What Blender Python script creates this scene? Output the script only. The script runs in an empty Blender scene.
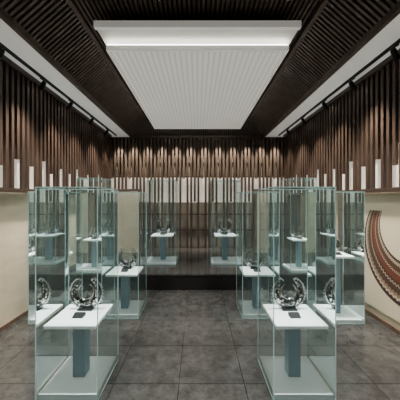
import bpy, math, random
from mathutils import Vector
random.seed(4)
S=bpy.context.scene
try:
    S.view_settings.look='AgX - Medium High Contrast'; S.view_settings.exposure=0.25
except Exception: pass
# ---------------------------------------------------------------- materials
def mat(name,col,rough=0.5,metal=0.0,emit=0.0,ecol=None,spec=None,noise=None,bump=0.0):
    m=bpy.data.materials.new(name); m.use_nodes=True
    nt=m.node_tree; b=nt.nodes['Principled BSDF']
    b.inputs['Base Color'].default_value=(*col,1); b.inputs['Roughness'].default_value=rough
    b.inputs['Metallic'].default_value=metal
    if spec is not None: b.inputs['Specular IOR Level'].default_value=spec
    if emit: 
        b.inputs['Emission Color'].default_value=(*(ecol or col),1); b.inputs['Emission Strength'].default_value=emit
    if noise:
        sc,amt,stretch=noise
        tc=nt.nodes.new('ShaderNodeTexCoord'); mp=nt.nodes.new('ShaderNodeMapping'); mp.inputs['Scale'].default_value=stretch
        n=nt.nodes.new('ShaderNodeTexNoise'); n.inputs['Scale'].default_value=sc; n.inputs['Detail'].default_value=6
        r=nt.nodes.new('ShaderNodeValToRGB')
        r.color_ramp.elements[0].position=0.3; r.color_ramp.elements[1].position=0.7
        r.color_ramp.elements[0].color=(*[c*(1-amt) for c in col],1); r.color_ramp.elements[1].color=(*[min(1,c*(1+amt)) for c in col],1)
        nt.links.new(tc.outputs['Object'],mp.inputs[0]); nt.links.new(mp.outputs[0],n.inputs['Vector'])
        nt.links.new(n.outputs['Fac'],r.inputs[0]); nt.links.new(r.outputs[0],b.inputs['Base Color'])
    return m
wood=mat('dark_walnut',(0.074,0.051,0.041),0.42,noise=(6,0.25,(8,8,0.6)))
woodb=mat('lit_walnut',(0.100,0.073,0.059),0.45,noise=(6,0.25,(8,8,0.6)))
woodc=mat('ceiling_walnut',(0.130,0.101,0.087),0.5,noise=(6,0.2,(1,1,1)))
wooddk=mat('ceiling_backing',(0.036,0.028,0.024),0.7)
pillarm=mat('pillar_veneer',(0.15,0.105,0.08),0.45,noise=(5,0.25,(8,8,0.5)))
beige=mat('beige_travertine',(0.60,0.515,0.40),0.4,noise=(3,0.08,(1,1,4)))
plaster=mat('warm_plaster',(0.20,0.165,0.14),0.7,noise=(4,0.04,(1,1,1)))
white=mat('white_paint',(0.86,0.85,0.82),0.6)
soffit=mat('luminous_white_soffit',(0.82,0.81,0.78),0.6,emit=0.17)  # white surface with a slight added glow in place of uplighting
grayback=mat('grey_backing',(0.50,0.47,0.43),0.6,noise=(4,0.1,(1,1,1)))
black=mat('black_metal',(0.012,0.012,0.013),0.4,metal=0.2)
tabletop=mat('white_lacquer',(0.92,0.93,0.92),0.25)
column=mat('blue_grey_lacquer',(0.28,0.39,0.46),0.3)
acryl=mat('dark_stand',(0.03,0.035,0.035),0.2)
edge=mat('glass_edge',(0.38,0.53,0.53),0.15)
lampface=mat('lamp_lens',(1,0.95,0.85),0.3,emit=8)
led=mat('led_strip',(1,0.97,0.92),0.3,emit=4)
glowband=mat('backlit_panel',(0.66,0.62,0.55),0.6,emit=0.34,ecol=(1,.93,.83))  # wall behind the slats; added glow stands in for light falling on it

def silvermat():
    m=mat('aged_silver',(0.7,0.7,0.68),0.2,metal=1.0); nt=m.node_tree; b=nt.nodes['Principled BSDF']
    tc=nt.nodes.new('ShaderNodeTexCoord'); v=nt.nodes.new('ShaderNodeTexVoronoi'); v.inputs['Scale'].default_value=60
    nt.links.new(tc.outputs['Object'],v.inputs['Vector'])
    r=nt.nodes.new('ShaderNodeValToRGB'); r.color_ramp.elements[0].position=.25; r.color_ramp.elements[1].position=.6
    r.color_ramp.elements[0].color=(.80,.81,.79,1); r.color_ramp.elements[1].color=(.08,.08,.08,1)  # pale cells with dark edges, for contrast
    nt.links.new(v.outputs['Distance'],r.inputs[0]); nt.links.new(r.outputs[0],b.inputs['Base Color'])
    bp=nt.nodes.new('ShaderNodeBump'); bp.inputs['Strength'].default_value=.6; bp.inputs['Distance'].default_value=.004; bp.invert=True
    nt.links.new(v.outputs['Distance'],bp.inputs['Height']); nt.links.new(bp.outputs[0],b.inputs['Normal'])
    return m
silver=silvermat()
silverp=mat('polished_silver',(.5,.51,.51),.16,metal=1.0)

def glassmat():
    m=bpy.data.materials.new('tinted_glass'); m.use_nodes=True; nt=m.node_tree
    for n in list(nt.nodes): nt.nodes.remove(n)
    o=nt.nodes.new('ShaderNodeOutputMaterial'); t=nt.nodes.new('ShaderNodeBsdfTransparent'); t.inputs[0].default_value=(0.926,0.968,0.962,1)
    g=nt.nodes.new('ShaderNodeBsdfGlossy'); g.inputs['Roughness'].default_value=0.005; g.inputs['Color'].default_value=(0.95,1,1,1)
    d=nt.nodes.new('ShaderNodeBsdfDiffuse'); d.inputs[0].default_value=(0.55,0.76,0.76,1)
    f=nt.nodes.new('ShaderNodeFresnel'); f.inputs[0].default_value=1.5
    m1=nt.nodes.new('ShaderNodeMixShader'); m1.inputs[0].default_value=0.028  # small diffuse share paints a teal haze onto the panes
    nt.links.new(t.outputs[0],m1.inputs[1]); nt.links.new(d.outputs[0],m1.inputs[2])
    m2=nt.nodes.new('ShaderNodeMixShader'); nt.links.new(f.outputs[0],m2.inputs[0]); nt.links.new(m1.outputs[0],m2.inputs[1]); nt.links.new(g.outputs[0],m2.inputs[2])
    nt.links.new(m2.outputs[0],o.inputs[0]); return m
glass=glassmat()

def tilemat(name,size,c1,c2,grout,rough):
    m=mat(name,c1,rough); nt=m.node_tree; b=nt.nodes['Principled BSDF']
    tc=nt.nodes.new('ShaderNodeTexCoord')
    br=nt.nodes.new('ShaderNodeTexBrick'); br.offset=0.0; br.inputs['Scale'].default_value=1.0
    br.inputs['Brick Width'].default_value=size; br.inputs['Row Height'].default_value=size
    br.inputs['Mortar Size'].default_value=0.004; br.inputs['Mortar Smooth'].default_value=0.1
    br.inputs['Color1'].default_value=(*c1,1); br.inputs['Color2'].default_value=(*c2,1); br.inputs['Mortar'].default_value=(*grout,1)
    mp=nt.nodes.new('ShaderNodeMapping'); mp.inputs['Location'].default_value=(0.17,0.1,0)
    nt.links.new(tc.outputs['Object'],mp.inputs[0]); nt.links.new(mp.outputs[0],br.inputs['Vector'])
    n=nt.nodes.new('ShaderNodeTexNoise'); n.inputs['Scale'].default_value=8; n.inputs['Detail'].default_value=12; n.inputs['Roughness'].default_value=0.8
    nt.links.new(tc.outputs['Object'],n.inputs['Vector'])
    r=nt.nodes.new('ShaderNodeValToRGB'); r.color_ramp.elements[0].position=0.32; r.color_ramp.elements[1].position=0.7
    r.color_ramp.elements[0].color=(0.5,0.5,0.5,1); r.color_ramp.elements[1].color=(1.6,1.58,1.55,1)
    nt.links.new(n.outputs['Fac'],r.inputs[0])
    mx=nt.nodes.new('ShaderNodeMix'); mx.data_type='RGBA'; mx.blend_type='MULTIPLY'; mx.inputs['Factor'].default_value=1
    nt.links.new(br.outputs['Color'],mx.inputs['A']); nt.links.new(r.outputs[0],mx.inputs['B']); nt.links.new(mx.outputs['Result'],b.inputs['Base Color'])
    b.inputs['Specular IOR Level'].default_value=0.6
    return m
tile=tilemat('polished_stone_tile',0.6,(0.066,0.0645,0.063),(0.056,0.055,0.054),(0.024,0.0235,0.023),0.13)
riserm=mat('step_riser_stone',(0.022,0.021,0.020),0.35)

def stripedpanel():
    m=mat('striped_luminous_panel',(0.75,0.74,0.71),0.5); nt=m.node_tree; b=nt.nodes['Principled BSDF']
    tc=nt.nodes.new('ShaderNodeTexCoord'); w=nt.nodes.new('ShaderNodeTexWave'); w.bands_direction='X'; w.inputs['Scale'].default_value=4.2
    nt.links.new(tc.outputs['Object'],w.inputs['Vector'])
    r=nt.nodes.new('ShaderNodeValToRGB'); r.color_ramp.elements[0].position=0.05; r.color_ramp.elements[1].position=0.35
    r.color_ramp.elements[0].color=(0.49,0.475,0.44,1); r.color_ramp.elements[1].color=(0.61,0.595,0.555,1)
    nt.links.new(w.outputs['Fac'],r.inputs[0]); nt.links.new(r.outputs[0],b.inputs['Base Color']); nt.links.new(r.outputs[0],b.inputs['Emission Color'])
    b.inputs['Emission Strength'].default_value=0.38  # glow added to the panel, bounce light alone leaves it dim
    return m
panelm=stripedpanel()

# ---------------------------------------------------------------- mesh helpers
class MB:
    def __init__(s): s.v=[];s.f=[];s.mi=[]
    def box(s,x0,x1,y0,y1,z0,z1,mi=0):
        b=len(s.v)
        s.v+=[(x0,y0,z0),(x1,y0,z0),(x1,y1,z0),(x0,y1,z0),(x0,y0,z1),(x1,y0,z1),(x1,y1,z1),(x0,y1,z1)]
        for q in [(0,3,2,1),(4,5,6,7),(0,1,5,4),(1,2,6,5),(2,3,7,6),(3,0,4,7)]:
            s.f.append(tuple(b+i for i in q)); s.mi.append(mi)
    def beam(s,a,c,w,h,up=(0,0,1),mi=0):
        a=Vector(a);c=Vector(c);d=(c-a).normalized();u=Vector(up);sd=d.cross(u).normalized();u=sd.cross(d).normalized()
        b=len(s.v)
        for p in (a,c):
            for i,j in ((-1,-1),(1,-1),(1,1),(-1,1)): s.v.append(tuple(p+sd*w/2*i+u*h/2*j))
        for q in [(0,1,2,3),(7,6,5,4),(0,4,5,1),(1,5,6,2),(2,6,7,3),(3,7,4,0)]:
            s.f.append(tuple(b+i for i in q)); s.mi.append(mi)
    def quad(s,pts,mi=0):
        b=len(s.v); s.v+=list(pts); s.f.append(tuple(range(b,b+len(pts)))); s.mi.append(mi)
    def tube(s,path,rad,n=8,mi=0,flat=1.0):
        b=len(s.v); P=[Vector(p) for p in path]
        for i,p in enumerate(P):
            d=(P[min(i+1,len(P)-1)]-P[max(i-1,0)]).normalized()
            u=Vector((0,1,0)) if abs(d.y)<0.9 else Vector((0,0,1))
            sd=d.cross(u).normalized(); u=sd.cross(d).normalized()
            for k in range(n):
                a=2*math.pi*k/n; s.v.append(tuple(p+sd*math.cos(a)*rad[i]+u*math.sin(a)*rad[i]*flat))
        for i in range(len(P)-1):
            for k in range(n):
                s.f.append((b+i*n+k,b+i*n+(k+1)%n,b+(i+1)*n+(k+1)%n,b+(i+1)*n+k)); s.mi.append(mi)
        s.f.append(tuple(b+k for k in range(n))[::-1]); s.mi.append(mi)
        s.f.append(tuple(b+(len(P)-1)*n+k for k in range(n))); s.mi.append(mi)
    def obj(s,name,mats,parent=None,loc=(0,0,0),bevel=0,smooth=False):
        me=bpy.data.meshes.new(name); me.from_pydata(s.v,[],s.f)
        for m in (mats if isinstance(mats,list) else [mats]): me.materials.append(m)
        for p,i in zip(me.polygons,s.mi): p.material_index=i; p.use_smooth=smooth
        me.update(); o=bpy.data.objects.new(name,me); S.collection.objects.link(o); o.location=loc
        if parent: o.parent=parent
        if bevel:
            bm=o.modifiers.new('bevel','BEVEL'); bm.width=bevel; bm.segments=2; bm.limit_method='ANGLE'
        return o
def one(name,m,*b,**k):
    mb=MB(); mb.box(*b); return mb.obj(name,m,**k)
def empty(name,loc):
    e=bpy.data.objects.new(name,None); e.location=loc; e.empty_display_size=0.2; S.collection.objects.link(e); return e

# ---------------------------------------------------------------- room
W=2.6; YB=7.26; YF=-2.0; ZC=3.5; ZT=4.05; STEP=4.67; PH=0.30
one('floor',tile,-W-.1,W+.1,YF-.1,YB+.1,-0.12,0)
mb=MB(); mb.box(-W,W,STEP,YB,0,PH-0.03,1); mb.box(-W,W,STEP-0.02,YB,PH-0.03,PH,0)
mb.obj('raised_platform',[tile,riserm])
one('wall_left',plaster,-W-.1,-W,YF,YB,0,ZT)
one('wall_right',plaster,W,W+.1,YF,YB,0,ZT)
one('wall_back',plaster,-W-.1,W+.1,YB,YB+.1,0,ZT)
one('wall_front',plaster,-W-.1,W+.1,YF-.1,YF,0,ZT)
one('ceiling',wooddk,-W-.1,W+.1,YF-.1,YB+.1,ZT,ZT+.1)
RX=1.9; RI=1.42; ZI=3.92
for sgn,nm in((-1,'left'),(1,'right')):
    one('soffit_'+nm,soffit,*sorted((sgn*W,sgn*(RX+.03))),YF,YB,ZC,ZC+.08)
mb=MB()
mb.box(-RI,RI,YF,YB-.36,ZI+.03,ZI+.06,1)
for sgn in (-1,1):
    mb.quad([(sgn*RX,YF,ZC+.05),(sgn*RX,YB,ZC+.05),(sgn*RI,YB-.36,ZI+.04),(sgn*RI,YF,ZI+.04)],1)
    y=YF+.05
    while y<YB-.05:
        t=1.0
        if y>YB-.36: t=(YB-y)/.36
        a=(sgn*RX,y,ZC+.02); c=(sgn*(RX-(RX-RI)*t),y,ZC+.02+(ZI-ZC)*t)
        if t>0.08: mb.beam(a,c,0.03,0.03,up=(0,0,1))
        y+=0.06
    mb.box(sgn*RX-.03,sgn*RX+.03,YF,YB,ZC-.03,ZC+.06)
    mb.beam((sgn*RI,YF,ZI),(sgn*RI,YB-.36,ZI),0.06,0.07)
mb.quad([(-RX,YB,ZC+.05),(RX,YB,ZC+.05),(RI,YB-.36,ZI+.04),(-RI,YB-.36,ZI+.04)],1)
x=-RX+.06
while x<RX:
    t=min(1,(RX-abs(x))/(RX-RI)); 
    if t>.08: mb.beam((x,YB-.01,ZC+.02),(x,YB-.36*t,ZC+.02+(ZI-ZC)*t),0.03,0.03)
    x+=0.06
x=-RI+.06
while x<RI-.03:
    mb.box(x-.015,x+.015,YF,YB-.36,ZI,ZI+.03); x+=0.055
mb.box(-RX,RX,YB-.06,YB,ZC-.05,ZC+.03)
mb.obj('timber_tray_ceiling',[woodc,wooddk])

# suspended panel: upper frame + lower striped panel with light strips on its edges
e=empty('suspended_ceiling_panel',(0,0,0))
mb=MB(); mb.box(-1.2,1.2,2.94,6.85,3.715,3.76)
mb.obj('upper_frame',white,parent=e,bevel=.004)
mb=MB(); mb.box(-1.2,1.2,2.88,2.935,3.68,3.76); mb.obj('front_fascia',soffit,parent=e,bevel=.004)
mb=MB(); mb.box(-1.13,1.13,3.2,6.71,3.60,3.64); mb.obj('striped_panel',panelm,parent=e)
mb=MB()
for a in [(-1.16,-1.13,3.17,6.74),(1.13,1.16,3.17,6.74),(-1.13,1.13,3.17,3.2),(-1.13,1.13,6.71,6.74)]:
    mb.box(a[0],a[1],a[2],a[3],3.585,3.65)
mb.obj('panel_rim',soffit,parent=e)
mb=MB()
for a in [(-1.155,-1.13,3.19,6.72),(1.13,1.155,3.19,6.72),(-1.13,1.13,3.18,3.2),(-1.13,1.13,6.7,6.72)]:
    mb.box(a[0],a[1],a[2],a[3],3.651,3.672)
mb.obj('cove_led',led,parent=e)
mb=MB()
for x in(-.9,.9):
    for y in (3.4,5,6.5): mb.box(x-.01,x+.01,y-.01,y+.01,3.76,ZI)
mb.obj('hangers',black,parent=e)

# ---------------------------------------------------------------- slat screens
def side_screen(sgn):
    mb=MB(); xi=W-.165; xo=W-.125
    lo,hi=sorted((sgn*xi,sgn*xo)); y=YF+.1; i=0
    zs=[1.84,2.18,1.84,1.84,2.30,1.84,2.12,1.84,1.84,2.24,1.84]
    while y<YB-.22:
        zb=zs[i%11]; 
        mb.box(lo,hi,y-.024,y+.024,zb,ZC-.07)
        y+=.100;i+=1
    l2,h2=sorted((sgn*xo,sgn*(xo+.03)))
    for z in (2.42,3.0,3.36): mb.box(l2,h2,YF+.05,YB-.22,z,z+.035)
    mb.box(*sorted((sgn*(xi-.01),sgn*(xo+.035))),YF,YB-.22,1.80,1.845)
    mb.box(*sorted((sgn*(xi-.02),sgn*W)),YF,YB-.22,ZC-.07,ZC)
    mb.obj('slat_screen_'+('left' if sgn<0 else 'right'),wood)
    nm='trim_2' if sgn<0 else 'trim_3'
    mb=MB(); mb.box(*sorted((sgn*(W-.03),sgn*W)),YF,YB-.03,1.82,2.42); mb.obj(nm,glowband)
side_screen(-1); side_screen(1)
mb=MB(); x=-W+.05; i=0
while x<W-.03:
    zb=[PH,2.28,PH,PH,1.62][i%5]
    mb.box(x-.029,x+.029,YB-.16,YB-.12,zb,ZC-.07)
    x+=.103;i+=1
for z in (1.25,0.8,2.32,2.9): mb.box(-W+.02,W-.02,YB-.12,YB-.09,z,z+.03)
mb.box(-W+.02,W-.02,YB-.18,YB,ZC-.07,ZC-.055)
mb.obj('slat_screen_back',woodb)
mb=MB(); mb.box(-W+.1,W-.1,YB-.04,YB,PH,1.58); mb.obj('trim_1',grayback)
mb=MB(); mb.box(-W+.1,W-.1,YB-.03,YB,1.60,2.32); mb.obj('trim_4',glowband)
for sgn,nm in((-1,'left'),(1,'right')):
    mb=MB()
    for (a,b) in ((YF,.6),(.615,2.28),(2.295,3.93),(4.3,STEP-.03)):
        mb.box(*sorted((sgn*(W-.07),sgn*W)),a,b,0,1.79)
    mb.obj('cladding_'+nm,beige)
    one('cladding_'+nm,beige,*sorted((sgn*(W-.07),sgn*W)),STEP,5.6,PH,1.79)
    one('pillar',pillarm,*sorted((sgn*(W-.20),sgn*W)),3.95,4.28,0,1.80,bevel=.006)
    one('pillar',pillarm,*sorted((sgn*(W-.20),sgn*W)),5.62,5.82,PH,1.80,bevel=.006)
    mb=MB()
    for (a,b,z) in ((YF,3.94,0),(STEP,5.6,PH)): mb.box(*sorted((sgn*(W-.09),sgn*(W-.07))),a,b,z,z+.06)
    mb.obj('baseboard_'+nm,pillarm)
    mb=MB(); y=5.9
    while y<YB-.25:
        mb.box(*sorted((sgn*(W-.17),sgn*(W-.12))),y-.022,y+.022,PH,1.80); y+=.16
    mb.obj('slat_screen_far_bay',wood)

for sgn in(-1,1):
    e=empty('portal_panel',(sgn*1.80,6.55,PH))
    mb=MB(); mb.box(-.26,.26,-.05,.05,0,1.6); mb.obj('panel_face',beige,parent=e)
    mb=MB()
    mb.box(-.33,-.26,-.07,.07,0,1.66); mb.box(.26,.33,-.07,.07,0,1.66); mb.box(-.26,.26,-.07,.07,1.6,1.66)
    mb.obj('panel_frame',pillarm,parent=e)

# ---------------------------------------------------------------- mural on right wall
def muralmat():
    bg=(.66,.575,.445)
    m=mat('collar_print',bg,0.5); nt=m.node_tree; b=nt.nodes['Principled BSDF']
    tc=nt.nodes.new('ShaderNodeTexCoord'); sp=nt.nodes.new('ShaderNodeSeparateXYZ'); nt.links.new(tc.outputs['Object'],sp.inputs[0])
    def M(op,a,b_=None):
        n=nt.nodes.new('ShaderNodeMath'); n.operation=op
        for i,v in enumerate((a,b_)):
            if v is None: continue
            if isinstance(v,(int,float)): n.inputs[i].default_value=v
            else: nt.links.new(v,n.inputs[i])
        return n.outputs[0]
    y=sp.outputs['Y']; z=M('SUBTRACT',sp.outputs['Z'],0.10)
    def R(z0):
        zz=M('SUBTRACT',z,z0); return M('SQRT',M('ADD',M('MULTIPLY',y,y),M('MULTIPLY',zz,zz)))
    ro=R(0.0); ri=R(0.24)
    ang=M('ARCTAN2',z,y); teeth=M('MULTIPLY',M('SINE',M('MULTIPLY',ang,70)),0.02)
    a=M('SUBTRACT',ri,0.44); c=M('SUBTRACT',0.76,ro)
    q=M('ADD',M('DIVIDE',a,M('MAXIMUM',M('ADD',a,c),0.001)),teeth)
    cr=nt.nodes.new('ShaderNodeValToRGB'); cr.color_ramp.interpolation='CONSTANT'
    E=cr.color_ramp.elements
    stops=[(0,(.08,.05,.035)),(.07,(.42,.36,.29)),(.14,(.12,.065,.045)),(.29,(.45,.40,.34)),(.32,(.17,.065,.045)),(.50,(.07,.045,.035)),(.56,(.40,.33,.26)),(.60,(.10,.065,.05)),(.76,(.28,.19,.13)),(.84,(.50,.44,.37)),(.90,(.08,.05,.04))]
    E[0].position=0;E[0].color=(*stops[0][1],1);E[1].position=stops[1][0];E[1].color=(*stops[1][1],1)
    for p,cc in stops[2:]:
        e_=E.new(p); e_.color=(*cc,1)
    nt.links.new(q,cr.inputs[0])
    mask=M('MULTIPLY',M('GREATER_THAN',a,0.0),M('MULTIPLY',M('GREATER_THAN',c,0.0),M('LESS_THAN',z,0.42)))
    n=nt.nodes.new('ShaderNodeMix'); n.data_type='RGBA'
    nt.links.new(mask,n.inputs['Factor']); n.inputs['A'].default_value=(*bg,1); nt.links.new(cr.outputs[0],n.inputs['B'])
    nt.links.new(n.outputs['Result'],b.inputs['Base Color'])
    return m
mb=MB(); mb.box(-.02,0,-1.0,.88,-.86,.74)
mb.obj('collar_mural',muralmat(),loc=(W-.07,3.0,1.02),bevel=.003)

# ---------------------------------------------------------------- display cases
def collar(loc,sc=1.0):
    e=empty('silver_collar',loc)
    zc=.150
    def arc(mb,R,rm,a0,n=48,y=0,pw=1.0,flat=.6,rmin=.004,off=0):
        path=[];rad=[]
        for i in range(n+1):
            t=i/n; a=math.radians(-90-a0+2*a0*t); k=math.cos((t-.5)*math.pi)**pw
            path.append((R*math.cos(a),y,zc+off*k+R*math.sin(a))); rad.append(max(rmin,rm*k))
        mb.tube(path,rad,12,0,flat)
    mb=MB()
    arc(mb,.095,.036,150,pw=.8,flat=.5,off=-.008)
    mb.obj('collar_body',silver,parent=e,smooth=True)
    mb=MB()
    arc(mb,.132,.007,146,pw=.2,flat=1.0,off=-.010); arc(mb,.064,.006,150,pw=.2,flat=1.0)
    for i in range(23):
        a=math.radians(-90-120+240*i/22); c=Vector((math.cos(a),0,math.sin(a)))
        p0=Vector((0,0,zc-.009))+c*.134; p2=p0+c*.016
        mb.tube([p0,p0.lerp(p2,.5),p2],[.004,.0065,.002],6,0,.6)
    for s in(-1,1):
        a=math.radians(90+s*33); bx=.098*math.cos(a); bz=zc+.098*math.sin(a); path=[];rad=[]
        for i in range(16):
            th=i/15*1.5*math.pi; r=.020*(1-i/24)
            path.append((bx-s*.012+r*math.cos(th)*s,0,bz+.006+r*math.sin(th))); rad.append(.008*(1-i/22))
        mb.tube(path,rad,8)
    mb.obj('collar_rims',silverp,parent=e,smooth=True)
    mb=MB(); mb.box(-.06,.06,-.035,.035,0,.012); mb.tube([(0,.02,.01),(0,.03,.10),(0,.02,.12)],[.008,.006,.006],8)
    mb.obj('collar_stand',acryl,parent=e)
    e.scale=(sc,sc,sc)
    return e
def case(cx,cy,z0=0,half=.285,hy=.27,H=1.8,th=.61,tabh=.235,cw=.052,csc=1.0):
    e=empty('display_case',(cx,cy,z0))
    mb=MB(); h=half
    c=[(-h,-hy),(h,-hy),(h,hy),(-h,hy)]
    for i in range(4):
        a=c[i];b=c[(i+1)%4]
        mb.quad([(a[0],a[1],.01),(b[0],b[1],.01),(b[0],b[1],H),(a[0],a[1],H)])
    mb.quad([(-h,-hy,H),(h,-hy,H),(h,hy,H),(-h,hy,H)])
    mb.obj('glass_panes',glass,parent=e)
    mb=MB(); t=.0032
    for (x,y) in c: mb.box(x-t,x+t,y-t,y+t,0,H+t)
    for z in (.006,H):
        for y in(-hy,hy): mb.box(-h+t,h-t,y-t,y+t,z-t,z+t)
        for x in(-h,h): mb.box(x-t,x+t,-hy+t,hy-t,z-t,z+t)
    mb.obj('glass_edges',edge,parent=e)
    mb=MB(); mb.box(-h+.01,h-.01,-hy+.01,hy-.01,0,.05); mb.obj('base_plinth',tabletop,parent=e,bevel=.004)
    mb=MB(); mb.box(-cw,cw,-cw,cw,.05,th-.03); mb.obj('pedestal_column',column,parent=e,bevel=.004)
    mb=MB(); mb.box(-tabh,tabh,-tabh,tabh,th-.03,th); mb.obj('table_top',tabletop,parent=e,bevel=.004)
    mb=MB(); w=.05
    mb.quad([(-w,-.14,.0),(w,-.14,.0),(w,-.07,.028),(-w,-.07,.028)]); mb.quad([(-w,-.07,.028),(w,-.07,.028),(w,-.07,0),(-w,-.07,0)])
    mb.quad([(-w,-.14,0),(-w,-.07,.028),(-w,-.07,0)]); mb.quad([(w,-.14,0),(w,-.07,0),(w,-.07,.028)])
    mb.obj('label_block',black,parent=e,loc=(0,0.05,th+.001))
    collar((cx,cy+.10,z0+th+.001),csc)
def spot(name,loc,tgt,energy,size,blend=.6,col=(1,.9,.75),soft=.03):
    L=bpy.data.lights.new(name,'SPOT'); L.energy=energy; L.spot_size=math.radians(size); L.spot_blend=blend; L.color=col; L.shadow_soft_size=soft
    o=bpy.data.objects.new(name,L); o.location=loc; o.rotation_euler=(Vector(tgt)-Vector(loc)).to_track_quat('-Z','Y').to_euler(); S.collection.objects.link(o)
cases=[(-1.10,2.37,0,.61,0),(.90,2.37,0,.61,0),(-1.10,3.82,0,.61,0),(.90,3.82,0,.61,0),(-.77,5.6,PH,.61,1),(.61,5.6,PH,.61,1),
       (-2.05,3.65,0,.90,2),(2.02,3.65,0,.90,2),(-2.05,4.99,PH,.61,2),(2.02,4.99,PH,.61,2)]
for (x,y,z,th,k) in cases:
    case(x,y,z,half=(.26,.31,.25)[k],hy=(.27,.28,.25)[k],th=th,tabh=(.225,.235,.17)[k],cw=(.056,.056,.045)[k],csc=(1.2,1.3,.9)[k])
    spot('case_spot_light',(x,y-.1,3.42 if abs(x)>1.3 else 3.5),(x,y,z),370,22,col=(.98,1,1))

# ---------------------------------------------------------------- tracks and fixtures
for sgn in(-1,1):
    xt=sgn*2.28
    e=empty('track_light_rail',(xt,0,ZC))
    mb=MB(); mb.box(-.016,.016,YF+.1,YB-.25,-.03,0); mb.obj('rail',black,parent=e)
    mb=MB(); mf=MB()
    for y in (2.6,2.9,3.7,4.5,5.4,6.3):
        mb.box(-.014,.014,y-.06,y+.06,-.045,-.03)
        mb.tube([(0,y,-.045),(0,y,-.10)],[.009,.009],8)
        d=Vector((sgn*.035,.02,-.04))
        a=Vector((0,y,-.10))-d*.8; b=a+d*2.4
        mb.tube([a,a+d*.3,b],[.020,.030,.034],16); mf.tube([b,b+d*.02],[.027,.027],16)
    mb.obj('spot_heads',black,parent=e); mf.obj('spot_lenses',lampface,parent=e)
wx=[-2.2+.4*i for i in range(12)]
for i,x in enumerate(wx):
    spot('back_wall_washer',(x,YB-.36,ZC-.06),(x,YB-.08,2.1),120,50,.8,col=(1,.91,.77))
for sgn in(-1,1):
    for y in (1.6,2.6,3.4,4.2,5.0,5.8,6.6):
        spot('side_wall_washer',(sgn*(W-.6),y,ZC-.05),(sgn*(W-.05),y,1.6),125,54,.8,col=(1,.89,.73))
    for y in (-.8,.8,2.2,3.4,4.6,5.8):
        x=sgn*2.05
        spot('soffit_downlight',(x,y,ZC-.02),(x*.75,y,0),145,100,.9,col=(1,.96,.89),soft=.05)  # added fill light, no fixture in the soffit
for x in(-1.3,1.3):
    for y in (0,2.0): spot('tray_downlight',(x,y,3.85),(x*.7,y+.4,0),220,110,.9,col=(1,.97,.92),soft=.08)

w=bpy.data.worlds.new('world'); S.world=w; w.use_nodes=True
w.node_tree.nodes['Background'].inputs[0].default_value=(.9,.95,1,1); w.node_tree.nodes['Background'].inputs[1].default_value=.3
cd=bpy.data.cameras.new('camera'); cam=bpy.data.objects.new('camera',cd); S.collection.objects.link(cam)
cam.location=(0,0,1.7); cam.rotation_euler=(math.radians(90),0,0); cd.sensor_width=36; cd.lens=22.5
cd.shift_x=2.5/400; cd.shift_y=-1/400; cd.clip_start=.05
S.camera=cam
